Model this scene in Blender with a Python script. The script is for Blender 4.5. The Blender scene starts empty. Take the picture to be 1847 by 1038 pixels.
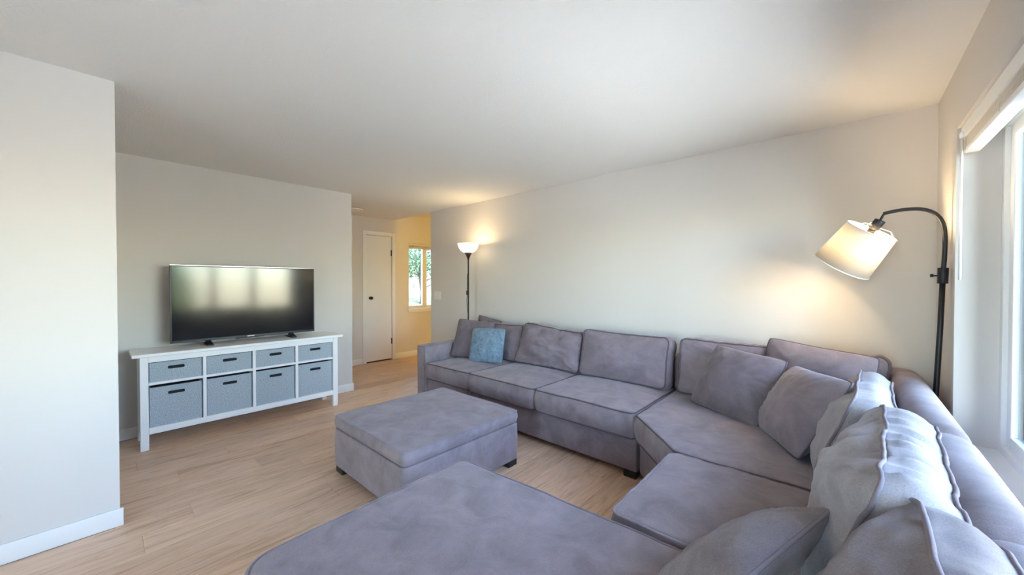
import bpy, bmesh, math, random
from mathutils import Vector, Matrix, noise
S = bpy.context.scene
COL = S.collection
rad = math.radians

# ------------------------------------------------------------------ camera
def cam_basis(yaw, pitch, roll):
    f = Vector((-math.sin(yaw)*math.cos(pitch), math.cos(yaw)*math.cos(pitch), -math.sin(pitch)))
    r = Vector((math.cos(yaw), math.sin(yaw), 0)); u = r.cross(f)
    return math.cos(roll)*r+math.sin(roll)*u, -math.sin(roll)*r+math.cos(roll)*u, f
cr, cu, cf = cam_basis(.7354, .0122, -.0003)
cam_d = bpy.data.cameras.new('camera'); cam = bpy.data.objects.new('camera', cam_d); COL.objects.link(cam)
cam_d.sensor_width = 36; cam_d.sensor_fit = 'HORIZONTAL'; cam_d.lens = 670.36/1847*36
cam_d.clip_start = .02; cam_d.clip_end = 200
cam.matrix_world = Matrix(((cr.x, cu.x, -cf.x, 0), (cr.y, cu.y, -cf.y, 0), (cr.z, cu.z, -cf.z, 1.3402), (0, 0, 0, 1)))
S.camera = cam

# ------------------------------------------------------------------ world, sun, exposure
S.view_settings.view_transform = 'Standard'; S.view_settings.look = 'None'
S.view_settings.gamma = 1; S.view_settings.use_curve_mapping = False
S.view_settings.exposure = 1.40
W = bpy.data.worlds.new('sky'); S.world = W; W.use_nodes = True
wn = W.node_tree.nodes; wl = W.node_tree.links; wn.clear()
sky = wn.new('ShaderNodeTexSky'); sky.sky_type = 'NISHITA'; sky.sun_disc = False
sky.sun_elevation = rad(52); sky.sun_rotation = rad(20); sky.air_density = 1; sky.dust_density = .6; sky.ozone_density = 2
bg = wn.new('ShaderNodeBackground'); bg.inputs['Strength'].default_value = 1.75
wo = wn.new('ShaderNodeOutputWorld'); wl.new(sky.outputs[0], bg.inputs[0]); wl.new(bg.outputs[0], wo.inputs[0])
sd = bpy.data.lights.new('sun', 'SUN'); sd.energy = 12.0; sd.angle = rad(.6); sd.color = (1, .95, .87)
so = bpy.data.objects.new('sun', sd); COL.objects.link(so); so.location = (0, 0, 12)
sdir = Vector((.16, .42, .86)).normalized()          # towards the sun
so.rotation_euler = sdir.to_track_quat('Z', 'Y').to_euler()
try:
    S.cycles.max_bounces = 14; S.cycles.diffuse_bounces = 8; S.cycles.transparent_max_bounces = 16
    S.cycles.caustics_reflective = False; S.cycles.caustics_refractive = False
    S.cycles.sample_clamp_indirect = 8
    S.cycles.use_denoising = True
except Exception: pass
def portal(name, loc, sx, sy, direction):
    d = bpy.data.lights.new(name, 'AREA'); d.shape = 'RECTANGLE'; d.size = sx; d.size_y = sy
    d.cycles.is_portal = True
    o = bpy.data.objects.new(name, d); COL.objects.link(o); o.location = loc
    o.rotation_euler = Vector(direction).to_track_quat('-Z', 'Y').to_euler()
WY0, WY1, WZ0, WZ1 = .72, 2.916, .525, 2.12          # big window opening in the right wall
portal('window_portal', (.66, (WY0+WY1)/2, (WZ0+WZ1)/2), WY1-WY0, WZ1-WZ0, (-1, 0, 0))
portal('rear_door_portal', (-.4, -3.0, 1.05), 1.3, 2.05, (0, 1, 0))  # sky portal of the added glass door behind the camera
portal('hall_portal', (-6.1, 4.18, 1.48), .85, 1.15, (1, 0, 0))

# ------------------------------------------------------------------ materials
def new_mat(name):
    m = bpy.data.materials.new(name); m.use_nodes = True
    nt = m.node_tree; return m, nt, nt.nodes['Principled BSDF'], nt.nodes['Material Output']
def ramp(nt, fac, stops):
    n = nt.nodes.new('ShaderNodeValToRGB'); el = n.color_ramp.elements
    while len(el) < len(stops): el.new(.5)
    for e, (p, c) in zip(el, stops): e.position = p; e.color = (c[0], c[1], c[2], 1)
    nt.links.new(fac, n.inputs[0]); return n
def coords(nt, scale=(1, 1, 1), kind='Object'):
    t = nt.nodes.new('ShaderNodeTexCoord'); mp = nt.nodes.new('ShaderNodeMapping')
    mp.inputs['Scale'].default_value = scale; nt.links.new(t.outputs[kind], mp.inputs[0]); return mp.outputs[0]
def ntex(nt, vec, scale, detail=3, rough=.5, dist=0):
    n = nt.nodes.new('ShaderNodeTexNoise'); n.inputs['Scale'].default_value = scale
    n.inputs['Detail'].default_value = detail; n.inputs['Roughness'].default_value = rough; n.inputs['Distortion'].default_value = dist
    nt.links.new(vec, n.inputs['Vector']); return n
def bump(nt, h, strength, dist, b):
    n = nt.nodes.new('ShaderNodeBump'); n.inputs['Strength'].default_value = strength; n.inputs['Distance'].default_value = dist
    nt.links.new(h, n.inputs['Height']); nt.links.new(n.outputs[0], b.inputs['Normal']); return n
def simple(name, col, rough=.5, metal=0, bscale=None, bstr=.1, bdist=.002, var=0):
    m, nt, b, o = new_mat(name)
    b.inputs['Base Color'].default_value = (*col, 1); b.inputs['Roughness'].default_value = rough; b.inputs['Metallic'].default_value = metal
    v = coords(nt)
    if bscale:
        n = ntex(nt, v, bscale, 3); bump(nt, n.outputs['Fac'], bstr, bdist, b)
    if var:
        n2 = ntex(nt, v, 2.2, 4)
        r = ramp(nt, n2.outputs['Fac'], [(.3, [c*(1-var) for c in col]), (.7, [min(1, c*(1+var)) for c in col])])
        nt.links.new(r.outputs[0], b.inputs['Base Color'])
    return m
def fabric(name, col, var=.16, weave=420, nap=6.5, sheen=.25, streak=(1, 1, 1), bstr=.25):
    m, nt, b, o = new_mat(name)
    v = coords(nt); vs = coords(nt, streak)
    n1 = ntex(nt, v, nap, 6, .62, .6)
    r1 = ramp(nt, n1.outputs['Fac'], [(.32, [c*(1-var) for c in col]), (.5, col), (.68, [c*(1+var) for c in col])])
    n2 = ntex(nt, vs, weave, 2, .6)
    r2 = ramp(nt, n2.outputs['Fac'], [(.3, (.78, .78, .78)), (.7, (1.15, 1.15, 1.15))])
    mx = nt.nodes.new('ShaderNodeMix'); mx.data_type = 'RGBA'; mx.blend_type = 'MULTIPLY'; mx.inputs[0].default_value = .8
    nt.links.new(r1.outputs[0], mx.inputs[6]); nt.links.new(r2.outputs[0], mx.inputs[7])
    nt.links.new(mx.outputs[2], b.inputs['Base Color'])
    b.inputs['Roughness'].default_value = .92
    b.inputs['Sheen Weight'].default_value = sheen; b.inputs['Sheen Roughness'].default_value = .45
    b.inputs['Sheen Tint'].default_value = (1, .95, .97, 1)
    b.inputs['Specular IOR Level'].default_value = .2
    bump(nt, n2.outputs['Fac'], bstr, .002, b)
    return m
M = {}
M['wall'] = simple('wall_paint', (.69, .652, .615), .75, 0, 260, .12, .001)
M['ceiling'] = simple('ceiling_paint', (.80, .785, .76), .85, 0, 75, .55, .004)
M['trim'] = simple('white_trim_paint', (.84, .84, .83), .38)
M['white'] = simple('white_furniture_paint', (.90, .90, .895), .35)
M['vinyl'] = simple('white_vinyl', (.84, .84, .84), .3)
M['black_metal'] = simple('black_metal', (.018, .018, .022), .42, .3, 300, .04)
M['black_plastic'] = simple('black_plastic', (.012, .012, .016), .3)
M['foot'] = simple('dark_stained_wood', (.016, .012, .012), .4)
M['dark'] = simple('dark_lining', (.02, .022, .028), .8)  # near-black colour stands for the shade inside the bins
M['chrome'] = simple('brushed_bezel_edge', (.5, .5, .5), .2, 1)
M['blind'] = simple('blind_vinyl', (.72, .68, .64), .45)
M['shell'] = simple('plastic_white', (.82, .81, .78), .4)
M['suede'] = fabric('mauve_grey_suede', (.27, .222, .24), .21)
M['suede_loose'] = fabric('mauve_grey_suede_cushion', (.235, .188, .207), .17, 380)
M['suede_dark'] = fabric('slate_suede_pillow', (.175, .142, .158), .18, 380)
M['linen'] = fabric('grey_linen_weave', (.345, .315, .325), .12, 360, 5, .2, (1, .4, 1), .3)  # paler copy: window light put into the fabric colour
M['linen_dark'] = fabric('taupe_linen_weave', (.235, .197, .203), .18, 360, 5, .15, (1, .4, 1), .35)  # darker copy for cushions out of the window light, shade put into the colour
M['piping'] = fabric('dark_piping_cord', (.125, .098, .107), .08, 500, sheen=.04)
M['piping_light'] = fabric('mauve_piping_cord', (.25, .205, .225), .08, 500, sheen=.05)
M['blue'] = fabric('blue_chenille', (.19, .265, .335), .3, 300, 26)
M['felt'] = None
def felt():
    m, nt, b, o = new_mat('speckled_grey_felt')
    v = coords(nt); n = ntex(nt, v, 180, 4, .8)
    r = ramp(nt, n.outputs['Fac'], [(.38, (.15, .18, .205)), (.47, (.37, .425, .465)), (.60, (.54, .60, .64))])
    nt.links.new(r.outputs[0], b.inputs['Base Color']); b.inputs['Roughness'].default_value = .95
    bump(nt, n.outputs['Fac'], .3, .001, b); return m
M['felt'] = felt()
def oak():
    m, nt, b, o = new_mat('light_oak_plank')
    oi = nt.nodes.new('ShaderNodeObjectInfo')
    t = nt.nodes.new('ShaderNodeTexCoord')
    add = nt.nodes.new('ShaderNodeVectorMath'); add.operation = 'ADD'
    mul = nt.nodes.new('ShaderNodeMath'); mul.operation = 'MULTIPLY'; mul.inputs[1].default_value = 53
    cmb = nt.nodes.new('ShaderNodeCombineXYZ')
    nt.links.new(oi.outputs['Random'], mul.inputs[0])
    for i in range(3): nt.links.new(mul.outputs[0], cmb.inputs[i])
    nt.links.new(t.outputs['Object'], add.inputs[0]); nt.links.new(cmb.outputs[0], add.inputs[1])
    mp = nt.nodes.new('ShaderNodeMapping'); mp.inputs['Scale'].default_value = (8, .7, 8); nt.links.new(add.outputs[0], mp.inputs[0])
    n1 = ntex(nt, mp.outputs[0], 1.7, 6, .62, 2.6)
    mp2 = nt.nodes.new('ShaderNodeMapping'); mp2.inputs['Scale'].default_value = (34, 1.9, 34); nt.links.new(add.outputs[0], mp2.inputs[0])
    n2 = ntex(nt, mp2.outputs[0], 2.4, 5, .7, .8)
    r1 = ramp(nt, n1.outputs['Fac'], [(.28, (.52, .315, .195)), (.44, (.73, .49, .33)), (.6, (.80, .575, .41)), (.78, (.62, .39, .255))])
    r2 = ramp(nt, n2.outputs['Fac'], [(.30, (.55, .47, .41)), (.47, (1, 1, 1)), (.7, (1.05, 1.04, 1.02))])
    mx = nt.nodes.new('ShaderNodeMix'); mx.data_type = 'RGBA'; mx.blend_type = 'MULTIPLY'; mx.inputs[0].default_value = .75
    nt.links.new(r1.outputs[0], mx.inputs[6]); nt.links.new(r2.outputs[0], mx.inputs[7])
    hv = nt.nodes.new('ShaderNodeHueSaturation')
    mr = nt.nodes.new('ShaderNodeMapRange'); mr.inputs[3].default_value = .90; mr.inputs[4].default_value = 1.08
    nt.links.new(oi.outputs['Random'], mr.inputs[0]); nt.links.new(mr.outputs[0], hv.inputs['Value'])
    nt.links.new(mx.outputs[2], hv.inputs['Color']); nt.links.new(hv.outputs[0], b.inputs['Base Color'])
    b.inputs['Roughness'].default_value = .42
    bump(nt, n2.outputs['Fac'], .12, .001, b); return m
M['oak'] = oak()
def glass():
    m, nt, b, o = new_mat('window_glass'); nt.nodes.remove(b)
    tr = nt.nodes.new('ShaderNodeBsdfTransparent'); tr.inputs[0].default_value = (.95, .975, .965, 1)
    gl = nt.nodes.new('ShaderNodeBsdfGlossy'); gl.inputs['Roughness'].default_value = .02
    fr = nt.nodes.new('ShaderNodeFresnel'); fr.inputs[0].default_value = 1.3
    mx = nt.nodes.new('ShaderNodeMixShader'); nt.links.new(fr.outputs[0], mx.inputs[0]); nt.links.new(tr.outputs[0], mx.inputs[1]); nt.links.new(gl.outputs[0], mx.inputs[2])
    nt.links.new(mx.outputs[0], o.inputs[0]); return m
M['glass'] = glass()
def translucent(name, col, tcol, emit=None, estr=0):
    m, nt, b, o = new_mat(name); nt.nodes.remove(b)
    v = coords(nt); n = ntex(nt, v, 320, 2)
    r = ramp(nt, n.outputs['Fac'], [(.3, [c*.93 for c in col]), (.7, col)])
    d = nt.nodes.new('ShaderNodeBsdfDiffuse'); nt.links.new(r.outputs[0], d.inputs[0])
    t = nt.nodes.new('ShaderNodeBsdfTranslucent'); t.inputs[0].default_value = (*tcol, 1)
    mx = nt.nodes.new('ShaderNodeMixShader'); mx.inputs[0].default_value = .5
    nt.links.new(d.outputs[0], mx.inputs[1]); nt.links.new(t.outputs[0], mx.inputs[2])
    out = mx.outputs[0]
    if emit:
        e = nt.nodes.new('ShaderNodeEmission'); e.inputs[0].default_value = (*emit, 1); e.inputs[1].default_value = estr
        a = nt.nodes.new('ShaderNodeAddShader'); nt.links.new(out, a.inputs[0]); nt.links.new(e.outputs[0], a.inputs[1]); out = a.outputs[0]
    nt.links.new(out, o.inputs[0]); return m
M['shade'] = translucent('white_linen_shade', (.86, .84, .80), (.52, .49, .42))
M['bowl'] = translucent('frosted_white_bowl', (.86, .85, .80), (.80, .76, .64), (1, .90, .68), .45)
def screen():
    m, nt, b, o = new_mat('television_screen')
    b.inputs['Base Color'].default_value = (.006, .006, .009, 1); b.inputs['Roughness'].default_value = .17
    b.inputs['IOR'].default_value = 1.57
    n = ntex(nt, coords(nt), 3, 2)
    r = ramp(nt, n.outputs['Fac'], [(.3, (.10, .10, .10)), (.7, (.13, .13, .13))]); nt.links.new(r.outputs[0], b.inputs['Roughness'])
    return m
M['screen'] = screen()
def bulb_mat():
    m, nt, b, o = new_mat('lit_bulb'); b.inputs['Base Color'].default_value = (.9, .9, .85, 1)
    b.inputs['Emission Color'].default_value = (1, .8, .5, 1); b.inputs['Emission Strength'].default_value = 6; return m
M['bulb'] = bulb_mat()
M['fence'] = simple('weathered_fence_board', (.20, .20, .20), .8, 0, 30, .3, .003, .15)
M['bark'] = simple('tree_bark', (.07, .05, .038), .9, 0, 40, .6, .01)
M['leaf'] = simple('green_leaf', (.03, .10, .025), .5, 0, None, 0, 0, .35)
M['grass'] = simple('dry_lawn', (.16, .16, .08), .95, 0, 40, .6, .02, .35)
M['patio'] = simple('pale_concrete', (.66, .61, .52), .9, 0, 30, .3, .004, .1)

# ------------------------------------------------------------------ mesh helpers
def tag(o, label=None, cat=None, group=None, kind=None):
    if label: o['label'] = label
    if cat: o['category'] = cat
    if group: o['group'] = group
    if kind: o['kind'] = kind
    return o
def link(name, me, mat, parent=None, smooth=False, loc=None):
    o = bpy.data.objects.new(name, me); COL.objects.link(o)
    if mat and not me.materials: me.materials.append(mat)
    if parent: o.parent = parent
    if loc: o.location = loc
    if smooth:
        for p in me.polygons: p.use_smooth = True
    return o
def empty(name, loc=(0, 0, 0), rz=0):
    o = bpy.data.objects.new(name, None); COL.objects.link(o); o.location = loc; o.rotation_euler.z = rz
    o.empty_display_size = .1; return o
class MB:
    def __init__(s): s.v = []; s.f = []
    def add(s, vs, fs):
        k = len(s.v); s.v += [tuple(p) for p in vs]; s.f += [tuple(i+k for i in f) for f in fs]; return s
    def bm(s, bm):
        bm.verts.ensure_lookup_table(); bm.verts.index_update()
        return s.add([v.co.copy() for v in bm.verts], [[v.index for v in f.verts] for f in bm.faces])
    def box(s, x0, x1, y0, y1, z0, z1, bevel=0, seg=2):
        bm = bmesh.new(); bmesh.ops.create_cube(bm, size=1)
        for v in bm.verts: v.co = Vector(((x0+x1)/2+v.co.x*(x1-x0), (y0+y1)/2+v.co.y*(y1-y0), (z0+z1)/2+v.co.z*(z1-z0)))
        if bevel: bmesh.ops.bevel(bm, geom=bm.edges[:], offset=bevel, segments=seg, profile=.5, affect='EDGES')
        s.bm(bm); bm.free(); return s
    def prism(s, pts, z0, z1, bevel=0, seg=2):
        bm = bmesh.new(); lo = [bm.verts.new((p[0], p[1], z0)) for p in pts]; hi = [bm.verts.new((p[0], p[1], z1)) for p in pts]
        n = len(pts); bm.faces.new(lo[::-1]); bm.faces.new(hi)
        for i in range(n): bm.faces.new((lo[i], lo[(i+1) % n], hi[(i+1) % n], hi[i]))
        bmesh.ops.recalc_face_normals(bm, faces=bm.faces[:])
        if bevel: bmesh.ops.bevel(bm, geom=bm.edges[:], offset=bevel, segments=seg, profile=.5, affect='EDGES')
        s.bm(bm); bm.free(); return s
    def tube(s, path, r, n=8, closed=False, cap=True):
        P = [Vector(p) for p in path]; m = len(P); rings = []
        rr = r if hasattr(r, '__len__') else [r]*m
        up = None; base = len(s.v)
        for i in range(m):
            a = P[(i-1) % m] if (closed or i > 0) else P[i]; b = P[(i+1) % m] if (closed or i < m-1) else P[i]
            t = (b-a)
            if t.length < 1e-9: t = Vector((0, 0, 1))
            t.normalize()
            if up is None:
                up = Vector((0, 0, 1)) if abs(t.z) < .9 else Vector((1, 0, 0))
            x = up-t*up.dot(t)
            if x.length < 1e-6: x = t.orthogonal()
            x.normalize(); up = x; y = t.cross(x)
            rings.append([P[i]+(x*math.cos(2*math.pi*k/n)+y*math.sin(2*math.pi*k/n))*rr[i] for k in range(n)])
        vs = [p for r_ in rings for p in r_]; fs = []
        for i in range(m if closed else m-1):
            j = (i+1) % m
            for k in range(n): fs.append((i*n+k, i*n+(k+1) % n, j*n+(k+1) % n, j*n+k))
        if not closed and cap:
            fs.append(tuple(range(n))[::-1]); fs.append(tuple((m-1)*n+k for k in range(n)))
        return s.add(vs, fs)
    def lathe(s, prof, n=32, mat=None, close=True):
        vs = []; fs = []
        for (r, z) in prof:
            for k in range(n):
                p = Vector((r*math.cos(2*math.pi*k/n), r*math.sin(2*math.pi*k/n), z)); vs.append(mat @ p if mat else p)
        m = len(prof)
        for i in range(m-1):
            for k in range(n): fs.append((i*n+k, i*n+(k+1) % n, (i+1)*n+(k+1) % n, (i+1)*n+k))
        return s.add(vs, fs)
    def build(s, name, mat, parent=None, smooth=False, loc=None, angle=None):
        me = bpy.data.meshes.new(name); me.from_pydata(s.v, [], s.f); me.update()
        o = link(name, me, mat, parent, smooth, loc)
        if angle:
            for p in me.polygons: p.use_smooth = True
            me.set_sharp_from_angle(angle=rad(angle))
        return o
def axis_mat(p, d):
    d = Vector(d).normalized(); return Matrix.Translation(p) @ d.to_track_quat('Z', 'Y').to_matrix().to_4x4()
def struct(name, mb, mat, parent=None, label=None, smooth=False, angle=None):
    o = mb.build(name, mat, parent, smooth, angle=angle)
    if not parent: tag(o, label, None, None, 'structure')
    return o
def round_poly(pts, r, step=.02):
    """resampled CCW outline with rounded corners; returns [(x,y,nx,ny,t)]"""
    n = len(pts); raw = []
    rs = r if hasattr(r, '__len__') else [r]*n
    for i in range(n):
        p = Vector(pts[i]).to_2d(); a = Vector(pts[i-1]).to_2d(); b = Vector(pts[(i+1) % n]).to_2d()
        da = (a-p).normalized(); db = (b-p).normalized(); ang = da.angle(db); rr = rs[i]
        if rr < 1e-5: raw.append(p); continue
        d = rr/math.tan(ang/2); c = p+(da+db).normalized()*(rr/math.sin(ang/2))
        s0 = p+da*d-c; s1 = p+db*d-c
        a0 = math.atan2(s0.y, s0.x); a1 = math.atan2(s1.y, s1.x)
        while a1 < a0: a1 += 2*math.pi
        k = max(3, int(rr*(a1-a0)/step)+2)
        for j in range(k+1): raw.append(c+Vector((math.cos(a0+(a1-a0)*j/k), math.sin(a0+(a1-a0)*j/k)))*rr)
    out = []; m = len(raw)
    for i in range(m):
        a, b = raw[i], raw[(i+1) % m]; L = (b-a).length
        if L < 1e-6: continue
        k = max(1, int(round(L/step)))
        for j in range(k): out.append(a+(b-a)*j/k)
    m = len(out); res = []; t = 0
    for i in range(m):
        tg = (out[(i+1) % m]-out[i-1]).normalized(); res.append((out[i].x, out[i].y, tg.y, -tg.x, t)); t += (out[(i+1) % m]-out[i]).length
    return res
def fan_cushion(outline, z0, z1, r, crown=.02, crown_b=0., bulge=.01, rings=12, disp=None, gather=0., seed=0, face_wr=0.):
    """soft block: crowned top and bottom, rounded edges, bulging band, gathers along the edges"""
    N = len(outline); V = []; F = []
    cx = sum(p[0] for p in outline)/N; cy = sum(p[1] for p in outline)/N
    so_ = seed*7.31
    def ring(off, z, zfun=None, s=None, g=0.):
        row = []
        for (x, y, nx, ny, t) in outline:
            X, Y = x+nx*off, y+ny*off
            if s is not None: X = cx+(X-cx)*s; Y = cy+(Y-cy)*s
            zz = z
            if gather and g:
                w = noise.noise(Vector((t*22+so_, so_, 0)))+.6*noise.noise(Vector((t*47+so_, so_+5, 0)))
                X += nx*w*gather*g; Y += ny*w*gather*g; zz += w*gather*.5*g
            row.append(Vector((X, Y, zz)))
        V.append(row)
    def cap(z, sgn, crown_, order):
        for s in order:
            zz = z+sgn*crown_*(1-s**2.2)
            ring(-r, zz, s=s, g=(s**4)*.7)
    inner = [i/rings for i in range(1, rings+1)]
    cap(z0, -1, crown_b, inner)
    for a in (22, 45, 68, 90): ring(-r+r*math.sin(rad(a)), z0+r-r*math.cos(rad(a)), g=.5)
    hs = z1-z0-2*r
    nb = 5
    for i in range(1, nb):
        f = i/nb; ring(bulge*math.sin(math.pi*f), z0+r+hs*f, g=1)
    for a in (90, 68, 45, 22): ring(-r+r*math.sin(rad(a)), z1-r+r*math.cos(rad(a)), g=.5)
    cap(z1, 1, crown, inner[::-1])
    c0 = Vector((cx, cy, z0-crown_b)); c1 = Vector((cx, cy, z1+crown))
    pts = [c0]+[p for row in V for p in row]+[c1]
    if face_wr:
        for p in pts:
            w = noise.noise(Vector((p.x*6+so_, p.y*14, p.z*6)))+.5*noise.noise(Vector((p.x*15+so_, p.y*30+3, p.z*9)))
            p.z += w*face_wr; p.y += .4*w*face_wr
    if disp:
        pts = [disp(p) for p in pts]
    R_ = len(V)
    for k in range(N): F.append((0, 1+(k+1) % N, 1+k))
    for i in range(R_-1):
        for k in range(N):
            a = 1+i*N+k; b = 1+i*N+(k+1) % N; F.append((a, b, b+N, a+N))
    last = len(pts)-1; o = 1+(R_-1)*N
    for k in range(N): F.append((o+k, o+(k+1) % N, last))
    return pts, F
def pipe_path(outline, z, off, disp=None, gather=0, seed=0):
    so_ = seed*7.31; P = []
    for (x, y, nx, ny, t) in outline:
        w = noise.noise(Vector((t*22+so_, so_, 0)))+.6*noise.noise(Vector((t*47+so_, so_+5, 0))) if gather else 0
        p = Vector((x+nx*(off+w*gather*.5), y+ny*(off+w*gather*.5), z+w*gather*.25)); P.append(disp(p) if disp else p)
    return P
def cushion_mat(base, yaw, lean, roll=0):
    return Matrix.Translation(base) @ Matrix.Rotation(rad(yaw), 4, 'Z') @ Matrix.Rotation(rad(90-lean), 4, 'X') @ Matrix.Rotation(rad(roll), 4, 'Z')
def boxed_cushion(name, label, group, base, yaw, lean, w, h, t, mat, roll=0, crown=.035, gather=.006, seed=1, deform=None, pipe=None, wr=.006, r=.022, cr_=.05, cat='cushion', corner=None):
    """loose back cushion: boxing band between two piped faces. local x width, y height, z thickness to the front"""
    o_ = round_poly([(-w/2, 0), (w/2, 0), (w/2, h), (-w/2, h)], corner or cr_, .016)
    o_ = [(x*(1-.02*math.cos(math.pi*(y/h-.5))), y-.012*math.cos(math.pi*x/w) if y > h/2 else y+.006*math.cos(math.pi*x/w), a, b, c) for (x, y, a, b, c) in o_]
    def d(p):
        so_ = seed*7.31
        wv = noise.noise(Vector((p.x*5+so_, p.y*11, p.z*3)))+.5*noise.noise(Vector((p.x*12+so_, p.y*24+3, p.z*5)))
        e = max(0, 1-abs(p.x)/(w/2))
        p = Vector((p.x, p.y+.35*wr*wv, p.z+wr*wv*(.35+.65*min(1, e*4))))
        return deform(p) if deform else p
    vs, fs = fan_cushion(o_, -t/2, t/2, r, crown, crown*.6, .014, 14, d, gather, seed, wr)
    mb = MB(); mb.add(vs, fs)
    root = mb.build(name, mat, None, True); root.matrix_world = cushion_mat(base, yaw, lean, roll)
    tag(root, label, cat, group)
    for zz, nm in ((t/2-r*.29, 'front'), (-t/2+r*.29, 'back')):
        pb = MB(); pb.tube(pipe_path(o_, zz, -r*.29+.003, d, gather, seed), .0058, 6, True)
        pb.build('piping', pipe or M['piping'], root, True)
    return root
def pillow(name, label, group, base, yaw, lean, w, h, t, mat, roll=0, seed=1, pipe=None, conc=.05, wr=.006, lift=None, cat='pillow', n=44, pr=.0052, deform=None):
    """knife-edge throw pillow, base = middle of its lower edge"""
    def pt(u, v, sg):
        x = w/2*u*(1-conc*(1-v*v)); y = h/2*v*(1-conc*(1-u*u))+h/2
        cp = 1-.055*(u*u*v*v)**3; x *= cp; y = h/2+(y-h/2)*cp
        q = max(0, (1-abs(u)**2.4)*(1-abs(v)**2.4)); z = sg*t/2*q**.52
        e = max(abs(u), abs(v)); so_ = seed*3.7+sg*11
        wv = noise.noise(Vector((u*3+so_, v*3, so_)))*1.3+noise.noise(Vector((u*8+so_, v*8, so_)))*.5
        cw = 0
        if q < .8:
            ang = math.atan2(v, u); cw = noise.noise(Vector((ang*9+so_, 2, so_)))*(1-q)*q*3.2
        z += sg*wr*(wv*min(1, q*3)+cw*1.4)
        p = Vector((x, y, z))
        return deform(p) if deform else p
    V = []; F = []; idx = {}
    for sg in (1, -1):
        for i in range(n+1):
            for j in range(n+1):
                b = i in (0, n) or j in (0, n)
                if b and sg == -1: idx[(sg, i, j)] = idx[(1, i, j)]; continue
                u = math.sin((2*i/n-1)*math.pi/2*.92)/math.sin(math.pi/2*.92); v = math.sin((2*j/n-1)*math.pi/2*.92)/math.sin(math.pi/2*.92)
                idx[(sg, i, j)] = len(V); V.append(pt(u, v, sg if not b else 1) if not b else pt(u, v, 0))
        for i in range(n):
            for j in range(n):
                q = [idx[(sg, i, j)], idx[(sg, i+1, j)], idx[(sg, i+1, j+1)], idx[(sg, i, j+1)]]
                F.append(q if sg == 1 else q[::-1])
    mb = MB(); mb.add(V, F); root = mb.build(name, mat, None, True)
    root.matrix_world = cushion_mat(base, yaw, lean, roll); tag(root, label, cat, group)
    if pipe:
        loop = [(i, 0) for i in range(n)]+[(n, j) for j in range(n)]+[(n-i, n) for i in range(n)]+[(0, n-j) for j in range(n)]
        pb = MB(); pb.tube([V[idx[(1, i, j)]] for i, j in loop], pr, 6, True); pb.build('piping', pipe, root, True)
    return root

# ------------------------------------------------------------------ room shell
XL, XT, XD, XR, YB, YL, YT, XB, ZC = -2.978, -4.566, -5.924, .402, 3.452, .0586, 2.087, -4.83, 2.44
YR = -2.9                                            # rear wall, behind the camera
HX1, HY1, HZ = -3.0, 5.5, 2.575                      # hall behind the back wall
# floor
fl = struct('floor', MB().box(-6.1, .62, YR-.15, HY1+.15, -.16, -.009), simple('floor_underlay', (.22, .155, .11), .9), label='light oak plank floor of the living room and hall')
PW, PL, PG = .198, 1.42, .0005
def plank_mesh(w, L):
    b = .0009; x0, x1, y0, y1 = PG, w-PG, PG, L-PG; z0, z1 = -.009, 0
    vs = [(x0, y0, z0), (x1, y0, z0), (x1, y1, z0), (x0, y1, z0), (x0, y0, z1-b), (x1, y0, z1-b), (x1, y1, z1-b), (x0, y1, z1-b), (x0+b, y0+b, z1), (x1-b, y0+b, z1), (x1-b, y1-b, z1), (x0+b, y1-b, z1)]
    fs = [(0, 1, 5, 4), (1, 2, 6, 5), (2, 3, 7, 6), (3, 0, 4, 7), (4, 5, 9, 8), (5, 6, 10, 9), (6, 7, 11, 10), (7, 4, 8, 11), (8, 9, 10, 11)]
    me = bpy.data.meshes.new('plank'); me.from_pydata(vs, [], fs); me.materials.append(M['oak']); me.update(); return me
full_plank = plank_mesh(PW, PL)
rnd = random.Random(5)
known = {-1: .795, -2: .995, -3: .134+PL, -4: .348, -5: 1.0}
row = 0
for k in range(-20, 14):
    x0 = -2.172+PW*k; x1 = x0+PW
    if x1 < XD-.01 or x0 > XR: continue
    cx = (x0+x1)/2
    ya, yb_ = YR, HY1
    if cx < XL-.05: ya = YL-.02
    if cx < XT-.05: ya = YT-.02
    if cx > HX1: yb_ = YB+.02
    joint = known.get(k, rnd.uniform(0, PL))
    j0 = joint-PL*math.ceil((joint-ya)/PL); 
    y = j0
    while y < yb_-.02:
        a, b = max(y, ya), min(y+PL, yb_)
        xa, xb_ = max(x0, XD), min(x1, XR)
        if b-a > .04:
            if abs(b-a-PL) < 1e-6 and abs(xb_-xa-PW) < 1e-6: me = full_plank
            else: me = plank_mesh(xb_-xa, b-a)
            o = bpy.data.objects.new('plank', me); COL.objects.link(o); o.parent = fl; o.location = (xa, a, 0)
        y += PL
# ceilings
struct('ceiling', MB().box(XD-.2, XR+.25, YR-.2, YB, ZC, ZC+.30), M['ceiling'], label='off-white lightly textured ceiling of the living room')
struct('ceiling_hall', MB().box(XD-.2, HX1+.12, YB, HY1+.2, HZ, HZ+.2), M['ceiling'], label='slightly higher ceiling of the hall beyond the back wall')
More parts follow.
